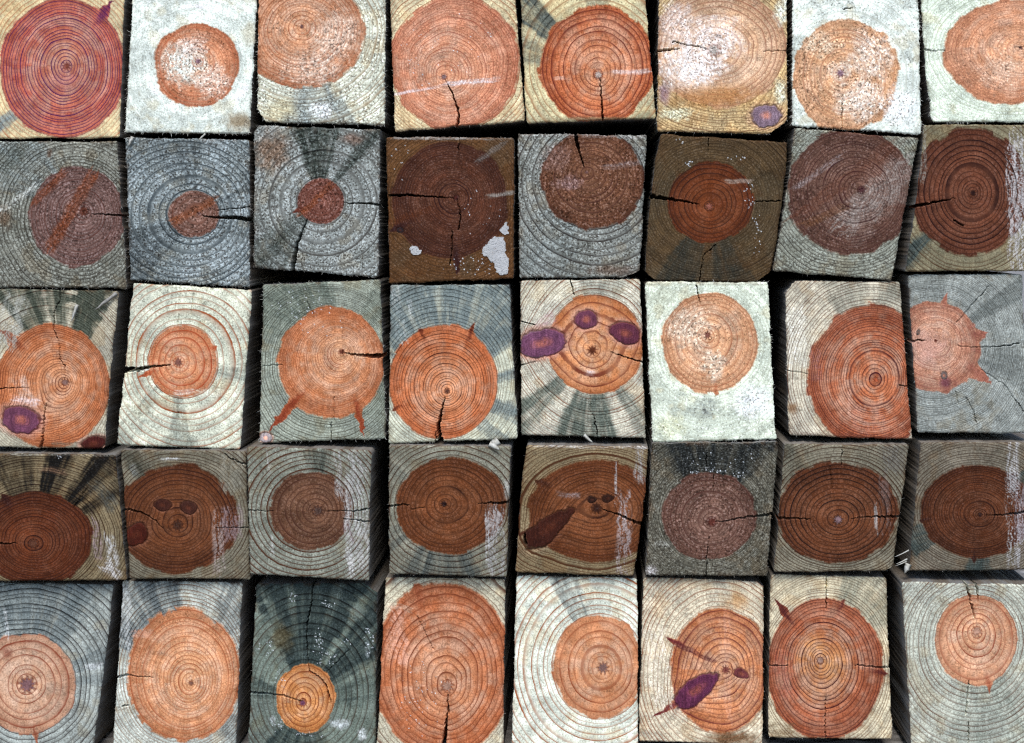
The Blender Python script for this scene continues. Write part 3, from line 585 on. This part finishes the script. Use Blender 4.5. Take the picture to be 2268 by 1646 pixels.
def make_beam(idx, B):
    rs = np.random.RandomState(1000 + idx)
    sx, sy, sc = SHEET[B['sheet']]
    T = lambda p: np.array([sx + p[0] * sc, sy + p[1] * sc])
    TL, TR, BR, BL = [T(p) for p in B['quad']]
    ctr = 0.25 * (TL + TR + BR + BL)
    TL, TR, BR, BL = [q_ - np.sign(q_ - ctr) * 1.6 for q_ in (TL, TR, BR, BL)]
    W = 0.5 * (np.hypot(*(TR - TL)) + np.hypot(*(BR - BL))); H = 0.5 * (np.hypot(*(BL - TL)) + np.hypot(*(BR - TR)))
    nu, nv = int(W / STEP), int(H / STEP)
    u, v = np.meshgrid(np.linspace(0, 1, nu), np.linspace(0, 1, nv))
    # rounded corners: squash each corner square onto a quarter disc
    rad = B.get('round', 5.0) * 1.0
    a, b = u * W, v * H
    for cu in (0, 1):
        for cv in (0, 1):
            r = rad * rs.uniform(0.5, 1.6)
            da = np.where(cu == 0, r - a, a - (W - r)); db = np.where(cv == 0, r - b, b - (H - r))
            m = (da > 0) & (db > 0)
            f = np.where(m, np.maximum(da, db) / np.maximum(np.hypot(da, db), 1e-9), 1.0)
            a = np.where(m, (r - da * f) if cu == 0 else (W - r + da * f), a)
            b = np.where(m, (r - db * f) if cv == 0 else (H - r + db * f), b)
    u, v = a / W, b / H
    X = (TL[0] * (1 - u) + TR[0] * u) * (1 - v) + (BL[0] * (1 - u) + BR[0] * u) * v
    Y = (TL[1] * (1 - u) + TR[1] * u) * (1 - v) + (BL[1] * (1 - u) + BR[1] * u) * v
    if 'L' in B:
        m = T(B['L']) - 0.5 * (TL + BL); X = X + 4 * v * (1 - v) * (1 - u) * m[0]
    if 'R' in B:
        m = T(B['R']) - 0.5 * (TR + BR); X = X + 4 * v * (1 - v) * u * m[0]
    for (p, q) in B.get('cut', []):      # sawn-off or broken corners
        p, q = T(p), T(q); nrm = np.array([-(q - p)[1], (q - p)[0]]); nrm /= np.hypot(*nrm)
        mid = np.array([X.mean(), Y.mean()])
        if (mid - p) @ nrm > 0: nrm = -nrm
        s = (X - p[0]) * nrm[0] + (Y - p[1]) * nrm[1]
        s = np.maximum(s + (vnoise(X / 6, Y / 6, idx) - .5) * 2.5, 0)
        X = X - nrm[0] * s; Y = Y - nrm[1] * s
    edge = np.minimum(np.minimum(u, 1 - u) * W, np.minimum(v, 1 - v) * H)
    ew = np.exp(-edge / 5.0)
    fz0 = B.get('fuzz', 0.5)
    amp = 0.9 + 1.5 * fz0
    X = X + ew * ((vnoise(X / 3.2, Y / 3.2, idx + 1) - .5) * amp + (fbm(X / 30, Y / 30, idx + 2) - .5) * 5)
    Y = Y + ew * ((vnoise(X / 3.2, Y / 3.2, idx + 3) - .5) * amp + (fbm(X / 30, Y / 30, idx + 4) - .5) * 5)

    # ---- growth: a family of ellipses that starts at the pith and becomes the heartwood outline
    P = T(B['pith']); l, t_, r_, b_ = B['heart']
    h0, h1 = T((l, t_)), T((r_, b_)); HC = 0.5 * (h0 + h1); RX, RY = 0.5 * (h1 - h0)
    wob = 0.016 * B.get('wob', 1.0)
    wx = (fbm(X / 55, Y / 55, idx + 5) - .5) * 2 * RX * wob * 2.0; wy = (fbm(X / 55, Y / 55, idx + 6) - .5) * 2 * RY * wob * 2.0
    fade = sstep(0.0, 45, np.hypot(X - P[0], Y - P[1]))
    x1, y1 = X + wx * fade, Y + wy * fade
    uu, vv = (x1 - P[0]) / RX, (y1 - P[1]) / RY
    du, dv = (HC - P) / np.array([RX, RY])
    dd = math.hypot(du, dv)
    if dd > 0.92: du, dv = du * .92 / dd, dv * .92 / dd
    aa = 1 - (du * du + dv * dv); bb = uu * du + vv * dv; cc = uu * uu + vv * vv
    t = (-bb + np.sqrt(np.maximum(bb * bb + aa * cc, 0))) / aa
    th = np.degrees(np.arctan2(-(Y - P[1]), X - P[0]))
    dist = np.hypot(X - P[0], Y - P[1])
    # rings bend round the knots
    knots = []
    tr = t.copy()
    for kdef in B.get('knots', []):
        kx, ky, krx, kry = kdef[:4]; ang = math.radians(kdef[4] if len(kdef) > 4 else 0); kcol = kdef[5] if len(kdef) > 5 else PURPLE
        kc = T((kx, ky)); ex, ey = X - kc[0], Y - kc[1]
        ax = ex * math.cos(ang) - ey * math.sin(ang); ay = ex * math.sin(ang) + ey * math.cos(ang)
        wv = (fbm(X / 16, Y / 16, idx + 9) - .5) * .34 + (vnoise(X / 4, Y / 4, idx + 1) - .5) * .07
        tap = B.get('taper', 0.0) * np.clip(ax / (krx * sc), -1.2, 1.2)
        kd = np.hypot(ax / (krx * sc), ay / (kry * sc * (1 + tap))) + wv
        knots.append((kd, kcol))
        sgn = B.get('knot_push', 1.0)
        tk = (np.hypot(*(kc - P)) / (0.5 * (RX + RY)))
        tr = tr - sgn * min(0.45, 0.9 * (krx + kry) * .5 * sc / (0.5 * (RX + RY))) * np.exp(-np.maximum(kd, 0) ** 2 * .55)
    tr = np.maximum(tr, 0)
    n = B['n'] * 1.12; p = B.get('pow', 1.15); mout = B.get('out', n * 1.1) * 1.2
    ring = np.where(tr < 1, n * np.maximum(tr, 1e-6) ** p, n + mout * (tr - 1))
    ring = ring + 0.55 * (vnoise(ring * .8, ring * 0, idx + 7) - .5) * 2 * .8 + idx * 17.0
    # heartwood mask
    hi_n = vnoise(X / 2.6, Y / 2.6, idx + 1) * .6 + vnoise(X / 7, Y / 7, idx + 2) * .4
    seg = np.floor(th / 11.0 + 1.6 * vnoise(th / 23, th * 0 + 5, idx + 1) + .3 * (hi_n - .5))
    Tb = 1 + 0.055 * (_TAB[3][(seg.astype(int) * 7 + idx * 13) & 255, idx & 255] - .5) + 0.09 * (fbm(X / 34, Y / 34, idx + 2) - .5) + 0.012 * (vnoise(X / 3.5, Y / 3.5, idx) - .5)
    spike = np.zeros(X.shape)
    for sp in B.get('spikes', []):
        tip = T(sp[:2]); wd = sp[2] if len(sp) > 2 else 7
        i0 = np.argmin((X - tip[0]) ** 2 + (Y - tip[1]) ** 2); tt = t.ravel()[i0]
        ang = math.degrees(math.atan2(-(tip[1] - P[1]), tip[0] - P[0]))
        da = np.abs((th - ang + 180 + (vnoise(X / 8, Y / 8, idx + 1) - .5) * 3) % 360 - 180)
        reach = np.maximum(0, 1 - da / wd) ** 1.35
        Tb = np.maximum(Tb, 1 + (tt - 1) * reach + 0.0)
        spike = np.maximum(spike, sstep(0.25, 0.9, np.maximum(0, 1 - da / wd)) * sstep(0.7, 1.0, t) * (t < Tb))
    heart = sstep(0.026, -0.020, t - Tb + (hi_n - .5) * .03)
    lvar = .55 + .7 * fbm(ring / .9, th / 45, idx + 3, 2)
    # ---- colour
    sap, hcol = lin(B.get('sap', CREAM)), lin(B.get('col', ORANGE))
    if B['sheet'][0] in 'ACE': hcol = np.clip(hcol * np.array([1.05, 1.09, 1.09]), 0, .9)
    sl, hl = lin(B.get('saplate', TANL)), lin(B.get('late', RUST))
    lowf = fbm(X / 40, Y / 40, idx + 3)
    tint = mix(np.broadcast_to(sap, X.shape + (3,)), hcol, heart)
    row_ = 'ABCDE'.index(B['sheet'][0])
    rim = heart * sstep(0.60, 1.0, t) * B.get('rim', 0.5)
    tint = mix(tint, hcol * np.array([.56, .50, .47]), rim)
    inner = heart * sstep(0.75, 0.1, t) * B.get('core', 0.3) * (.5 + lowf)
    tint = mix(tint, lin(B.get('corecol', (226, 178, 140))) if row_ in (0, 2, 4) else hcol * 1.35, np.clip(inner, 0, 1))
    # bleached and darker growth bands
    bl_ = fbm(X / 15, Y / 15, idx + 2) * .5 + fbm(ring / 1.7, th / 30, idx + 5, 2) * .5
    tint = mix(tint, hcol * .45 + lin((214, 196, 180)) * .55, heart * sstep(.34, .70, bl_) * sstep(1.05, .55, t * .8 + .2 * lowf) * (B.get('bleach', .62) if row_ in (0, 2, 4) else B.get('bleach', .06)))
    tint = tint * (0.84 + 0.32 * lowf)[..., None] * (0.80 + 0.4 * fbm(ring / 1.3, th / 60, idx + 1, 2))[..., None]
    lt = mix(np.broadcast_to(sl, X.shape + (3,)), hl, heart)
    lam = np.where(heart > .5, B.get('hk', 0.85), B.get('sk', 0.75)) * lvar
    fuzz = fz0 * (0.65 + 0.7 * fbm(X / 25, Y / 25, idx + 8)) * np.where(heart > .5, B.get('hfuzz', .72 if B['sheet'][0] in 'ACE' else .9), B.get('sfuzz', 1.0))
    wet = np.zeros(X.shape) + B.get('wet', 0.1)
    sapm = 1 - heart
    # weathering that wanders over the sapwood
    wz = sstep(.46, .68, fbm(X / 48, Y / 48, idx + 6)) * sapm * B.get('weather', .45)
    tint = mix(tint, sap * .5 + lin((132, 136, 134) if row_ in (0, 2, 4) else (96, 96, 84)) * .45, wz)
    wz2 = sstep(.56, .74, fbm(X / 34, Y / 34, idx + 1)) * sapm * .35
    tint = mix(tint, sap * np.array([.86, .66, .46]), wz2)
    # radial stain in the sapwood
    st = np.zeros(X.shape)
    for s_ in B.get('stain', []):
        a0, a1, k = s_[:3]; soft = s_[3] if len(s_) > 3 else 5
        soft = soft * .6; mid = 0.5 * (a0 + a1); hw = 0.5 * (a1 - a0)
        da = np.abs((th - mid + 180) % 360 - 180) + (vnoise(th / 2.2, dist / 60, idx + 5) - .5) * soft * 1.6 + (fbm(dist / 9, th / 40, idx + 2, 2) - .5) * soft * 2.2
        st = np.maximum(st, k * sstep(hw + soft, hw - soft, da))
    streak = (0.35 + 0.45 * sstep(.2, .65, fbm(th / 4.5, dist / 160, idx + 6)) + .35 * sstep(.2, .7, fbm(th / 1.3, dist / 120, idx + 3))) * (0.55 + .9 * fbm(X / 22, Y / 22, idx))
    st = np.clip(st * streak, 0, 1) * sapm
    scol = lin(B.get('stcol', BLUE))
    tint = mix(tint, scol, np.clip(st * 1.15, 0, 1)); lt = mix(lt, scol * .16, np.clip(st * 1.1, 0, 1)); lam = np.maximum(lam, .9 * st)
    # faint ray texture everywhere
    ray = fbm(th / 1.1, dist / 70, idx + 7, 2)
    tint = tint * (0.90 + 0.2 * ray)[..., None]
    if spike.max() > 0:
        tint = mix(tint, hl * 1.15, spike * B.get('spk', .7))
    # flat patches of other tone: (cx, cy, rx, ry, colour, strength, kind)
    for pt in B.get('patch', []):
        c_ = T(pt[:2]); d_ = np.hypot((X - c_[0]) / (pt[2] * sc), (Y - c_[1]) / (pt[3] * sc)) + (fbm(X / 12, Y / 12, idx + 4) - .5) * .7
        kind = pt[6] if len(pt) > 6 else 'tuft'
        gm = sstep(1.1, 0.25, d_) * pt[5]
        if kind == 'tuft': mm = np.clip(gm * .8 + (hi_n - .5) * 1.5 * gm, 0, 1) * sstep(.0, .35, gm)
        else: mm = gm
        tint = mix(tint, lin(pt[4]), mm); lam = lam * (1 - .55 * mm); fuzz = np.clip(fuzz + mm * (.4 if kind == 'tuft' else 0), 0, 1.2)
    # drag marks: (x0, y0, x1, y1, width, colour, strength, streakiness)
    for bd in B.get('band', []):
        p0, p1 = T(bd[:2]), T(bd[2:4]); dv_ = p1 - p0; ln = np.hypot(*dv_); dv_ = dv_ / ln; hw = bd[4] * sc * .5
        al = (X - p0[0]) * dv_[0] + (Y - p0[1]) * dv_[1]; pe = -(X - p0[0]) * dv_[1] + (Y - p0[1]) * dv_[0]
        pe = pe + (fbm(al / 20, pe / 20, idx) - .5) * hw * .9
        e0 = sstep(-6, 6, al + (vnoise(pe / 3, al * 0, idx + 3) - .5) * ln * .25) * sstep(-6, 6, ln - al + (vnoise(pe / 3, al * 0, idx + 4) - .5) * ln * .25)
        mm = e0 * sstep(hw * 1.15, hw * .55, np.abs(pe)) * bd[6]
        stk = bd[7] if len(bd) > 7 else 0.6
        nz = .36 * vnoise(pe / 1.7, al / 40, idx + 5) + .30 * vnoise(pe / 6, al / 55, idx + 2) + .34 * vnoise(X / 2.3, Y / 2.3, idx + 6)
        stk = min(1.0, stk + .2)
        mm = mm * (1 - stk + stk * sstep(.42, .60, nz)) * (.7 + .5 * vnoise(X / 2, Y / 2, idx))
        mm = np.clip(mm, 0, 1)
        tint = mix(tint, np.clip(lin(bd[5]) * (1.3 if min(bd[5]) > 120 else 1.0), 0, .9), mm); lt = mix(lt, lin(bd[5]) * .35, mm * .6); lam = lam * (1 - .25 * mm)
    # knots
    kn = np.zeros(X.shape, int)
    for q, (kd, kcol) in enumerate(knots):
        halo = sstep(1.55, 1.0, kd) * (kd >= 1)
        tint = mix(tint, lin((214, 160, 140)) * .9 if B.get('halo', 1) else tint, halo * .85 * B.get('halo', 1))
        ins = kd < 1.0
        kc3 = lin(kcol)
        kt = mix(np.broadcast_to(kc3, X.shape + (3,)), lin((150, 92, 66)) * kc3.mean() / .075, .55 * sstep(.55, .05, kd)) * (0.55 + .5 * fbm(X / 2.2, Y / 16, idx + 2) + .4 * fbm(X / 16, Y / 16, idx + 4))[..., None]
        kt = mix(kt, kc3 * 2.0, .35 * sstep(.58, .75, fbm(X / 2.0, Y / 22, idx + 6)))
        kb = sstep(1.05, .90, kd)
        tint = mix(tint, kt, kb)
        lt = mix(lt, kc3 * .55, kb)
        tint = mix(tint, kc3 * .45, .7 * np.exp(-((kd - 1.0) / .06) ** 2))
        ring = np.where(ins, kd * 7.0 + q * 31 + idx * 17, ring)
        lam = np.where(ins, .6, lam); fuzz = np.where(ins, fuzz * .45, fuzz)
        kn = np.where(ins, q + 1, kn)
    # pith
    pr = B.get('pr', 11) * sc
    star = 1 + .35 * np.sign(np.sin(np.radians(th) * 9)) * vnoise(th / 12, th * 0, idx)
    pm = sstep(pr * 1.15, pr * .8, dist / star)
    pcol = lin(B.get('pcol', (128, 98, 92)))
    tint = mix(tint, pcol * (0.7 + .6 * hi_n)[..., None], pm); lam = lam * (1 - pm)
    tint = mix(tint, hl * .7, sstep(pr * 1.5, pr * 1.1, dist / star) * (1 - pm) * .7)
    # specks of white: (cx, cy, rx, ry, count)
    for q, sp in enumerate(B.get('specks', [])):
        c_ = T(sp[:2])
        for k in range(sp[4]):
            ang = rs.uniform(0, 6.28); rr = math.sqrt(rs.uniform(0, 1))
            px, py = c_[0] + math.cos(ang) * rr * sp[2] * sc, c_[1] + math.sin(ang) * rr * sp[3] * sc
            d_ = np.hypot(X - px, Y - py); m_ = sstep(1.0, .55, d_ / rs.uniform(.8, 1.6))
            tint = mix(tint, lin((214, 220, 224)), m_); lam = lam * (1 - m_)
    coat = np.zeros(X.shape, bool)
    for pl in B.get('paint', []):
        coat |= in_poly(X + (vnoise(X / 4, Y / 4, idx) - .5) * 5, Y + (vnoise(X / 4, Y / 4, idx + 1) - .5) * 5, [T(q) for q in pl])
    # broken dark edge along the rim of many ends
    dirt = ew * sstep(.45, .75, fbm(X / 14, Y / 14, idx + 6)) * B.get('dirt', .6)
    tint = mix(tint, lin((112, 80, 50)) * .8, np.clip(dirt, 0, 1))

    # ---- relief
    e = np.minimum(edge, 4.0); y = 0.0011 * (1 - e / 4.0) ** 2
    y = y + (fbm(X / 60, Y / 60, idx + 1) - .5) * 0.0022
    y = y + (vnoise(X / 2.0, Y / 2.0, idx + 3) - .5) * 0.00022 * (.2 + fuzz) + (vnoise(X / 4.5, Y / 4.5, idx + 4) - .5) * 0.00028 * (.2 + fuzz)
    y = y - np.where(coat, 0.0005, 0.0)
    for q, (kd, kcol) in enumerate(knots):
        y = y + 0.0008 * np.exp(-((kd - 1.02) / .06) ** 2)
    crack = np.zeros(X.shape); cd = np.full(X.shape, 99.0)
    for q, ck in enumerate(B.get('cracks', [])):
        pts, w0, w1 = ck
        d_, w_ = polyline_field(X, Y, [T(pp) for pp in pts], w0 * sc, w1 * sc, idx * 31 + q)
        hair = w_ < 1.15
        w_ = np.maximum(w_ * .5 * 1.28, 0.85)
        cd = np.minimum(cd, np.where(hair, 99.0, d_ - w_ + 1.0))
        depth = np.where(hair, 0.0014, np.minimum(0.030, 0.006 + 0.0045 * w_))
        crack = np.maximum(crack, depth * (d_ < w_) * (1 - .25 * (d_ / w_) ** 2))
    lip = sstep(5.0, 1.0, cd) * sstep(.45, .7, vnoise(X / 2.2, Y / 2.2, idx + 5)) * (crack == 0)
    tint = mix(tint, np.clip(tint * 1.5 + .05, 0, .9), lip * .7)
    y = y + crack - lip * .0004
    fuzz = np.where(crack > 0, .2, fuzz)
    proud = B.get('p', 0.0) + rs.uniform(-0.0015, 0.0015)
    f = (DIST - proud) / DIST
    yaw, pitch = rs.uniform(-.012, .012), rs.uniform(-.01, .01)
    xm = (X - CX) * K * f; zm = Z0 + (VPY - Y) * K * f
    y = y - proud + (xm - xm.mean()) * yaw + (zm - zm.mean()) * pitch
    ox, oy, oz = float(xm.mean()), float(y.mean()), float(zm.max() * 0 + zm.min())

    root = bpy.data.objects.new('timber_beam', None)
    root.empty_display_size = 0.02
    C.objects.link(root); root.location = (ox, oy, oz)
    root['label'] = B['label']; root['kind'] = 'thing'; root['category'] = 'timber beam'; root['group'] = 'square timber beams stacked with their sawn ends facing out'
    co = np.stack([xm - ox, y - oy, zm - oz], -1).reshape(-1, 3)
    idg = np.arange(nu * nv).reshape(nv, nu)
    q = np.stack([idg[:-1, :-1], idg[1:, :-1], idg[1:, 1:], idg[:-1, 1:]], -1).reshape(-1, 4)
    fa = dict(wood_tint=tint, late_tint=lt, ring=ring, late_amount=lam, fuzz=fuzz, wet=wet)
    knf = kn.ravel(); cof = coat.ravel()
    # drop cells squeezed flat by a cut corner
    pA, pB, pC_, pD = co[q[:, 0]], co[q[:, 1]], co[q[:, 2]], co[q[:, 3]]
    area = np.abs(np.cross(pC_ - pA, pD - pB)[:, 1])
    q = q[area > (STEP * K) ** 2 * .04]
    def part(name, sel, mat, par):
        qs = q[sel]
        if len(qs) < 6: return None
        used, inv = np.unique(qs.ravel(), return_inverse=True)
        o = build_mesh(name, co[used], inv.reshape(-1, 4), mat, par)
        if mat is M_END:
            for k_, a_ in fa.items():
                if a_.ndim == 3:
                    col = np.ones((len(used), 4), np.float32); col[:, :3] = grade(a_.reshape(-1, 3)[used])
                    o.data.attributes.new(k_, 'FLOAT_COLOR', 'POINT').data.foreach_set('color', col.ravel())
                else:
                    o.data.attributes.new(k_, 'FLOAT', 'POINT').data.foreach_set('value', a_.ravel()[used].astype(np.float32))
        return o
    kq = knf[q]; cq = cof[q].all(1)
    kall = np.where((kq == kq[:, :1]).all(1), kq[:, 0], 0)
    eg = part('end_grain', (kall == 0) & ~cq, M_END, root)
    for k_ in range(len(knots)):
        part('knot', (kall == k_ + 1) & ~cq, M_END, eg)
    if cof.any():
        lab = np.zeros(len(co), int)
        for j, pl in enumerate(B['paint']):
            pc = np.mean([T(pp) for pp in pl], 0)
            dd_ = np.hypot(X - pc[0], Y - pc[1]).ravel()
            lab = np.where((lab == 0), j + 1, lab) if j == 0 else np.where(dd_ < best_, j + 1, lab)
            best_ = dd_ if j == 0 else np.minimum(best_, dd_)
        for j in range(len(B['paint'])):
            part('white_patch', cq & (lab[q[:, 0]] == j + 1), M_PAINT, eg)
    # body: the sawn faces running back from the end
    loop = np.concatenate([idg[0, :], idg[1:, -1], idg[-1, -2::-1], idg[-2:0:-1, 0]])
    bl = co[loop]
    nl = len(loop)
    ysteps = [0.0, .0025, .006, .011, .018, .027, .04, .06, .10, .2, .45, .9, 1.5]
    rings = []
    cxy = np.array([co[:, 0].mean(), co[:, 2].mean()])
    for i, ys in enumerate(ysteps):
        rr = bl.copy()
        if i:
            rr[:, 1] = np.maximum(bl[:, 1] + .0003 * i, ys)
            nz = (vnoise(np.arange(nl) / 14.0, np.full(nl, ys * 60), idx + 2) - .5) * 0.0006
            dv_ = rr[:, [0, 2]] - cxy; dv_ /= np.hypot(dv_[:, 0], dv_[:, 1])[:, None]
            rr[:, 0] += dv_[:, 0] * nz; rr[:, 2] += dv_[:, 1] * nz
        rings.append(rr)
    bv = np.concatenate(rings)
    ii = np.arange(nl); jj = (ii + 1) % nl
    bf = np.concatenate([np.stack([i * nl + ii, i * nl + jj, (i + 1) * nl + jj, (i + 1) * nl + ii], 1) for i in range(len(ysteps) - 1)])
    back = len(bv)
    bv = np.concatenate([bv, [[cxy[0], 1.5, cxy[1]]]])
    lastr = (len(ysteps) - 1) * nl
    bf = np.concatenate([bf, np.stack([lastr + ii, lastr + jj, np.full(nl, back), np.full(nl, back)], 1)])
    tri = bf[-nl:, :3]; bf = bf[:-nl]
    build_mesh('sawn_body', bv, bf, M_SIDE, root)
    # frayed fibres along the rim
    nf = int(B.get('fray', 60) * .75)
    if nf:
        dvv = bl[:, [0, 2]] - cxy; dvv /= np.hypot(dvv[:, 0], dvv[:, 1])[:, None]
        wgt = (fbm(np.arange(nl) / 18., np.zeros(nl), idx + 4) ** 3) * np.where(dvv[:, 1] < -.4, 1.5, np.where(dvv[:, 1] > .5, .6, 1.0))
        pick = rs.choice(nl, nf, p=wgt / wgt.sum())
        outs = np.stack([dvv[pick, 0], 0 * pick, dvv[pick, 1]], 1)
        outs = np.where(np.abs(outs) > .45, np.sign(outs) * np.maximum(np.abs(outs), .8), outs * .3)
        V, Fc = fibres(bl[pick], outs, rs, .0009, B.get('fraylen', .0036 if B.get('fray', 60) < 140 else .0056), .00034 if B.get('fray', 60) < 140 else .00050)
        o = build_mesh('frayed_fibres', [tuple(v_) for v_ in V], Fc, B.get('fmat', M_FIBRE_PALE), root)
        o['kind'] = 'stuff'
    for s_ in B.get('splinters', []):
        a_, b_2, w_ = T(s_[:2]), T(s_[2:4]), s_[4] * sc * K
        def to3(pp):
            i0 = np.argmin((X - pp[0]) ** 2 + (Y - pp[1]) ** 2)
            return ((pp[0] - CX) * K * f - ox, float(y.ravel()[i0] - oy) - .0012, Z0 + (VPY - pp[1]) * K * f - oz)
        V, Fc = splinter_mesh(to3(a_), to3(b_2), w_, rs)
        build_mesh('splinter', [tuple(v_) for v_ in V], Fc, s_[5] if len(s_) > 5 else M_FIBRE_PALE, root)
    return root

# the stack goes on above: one more course, out of sight over the top of the frame
for k_, (xa, xb) in enumerate([(-45, 277), (290, 560), (575, 850), (866, 1155), (1170, 1440), (1458, 1735), (1752, 2030), (2044, 2330)]):
    q_ = [((x_ / F - 0) / .4321, (y_ / F) / .4321) for x_, y_ in ((xa, -372), (xb, -370), (xb, -66 + k_ % 3), (xa, -66))]
    c_ = (q_[0][0] * .5 + q_[1][0] * .5, q_[0][1] * .5 + q_[2][1] * .5)
    beam('A1', q_, c_, (c_[0] - 400, c_[1] - 400, c_[0] + 400, c_[1] + 400), 14, 'beam of the same stack lying above the top row', fray=20)
for i_, B_ in enumerate(BEAMS):
    make_beam(i_, B_)
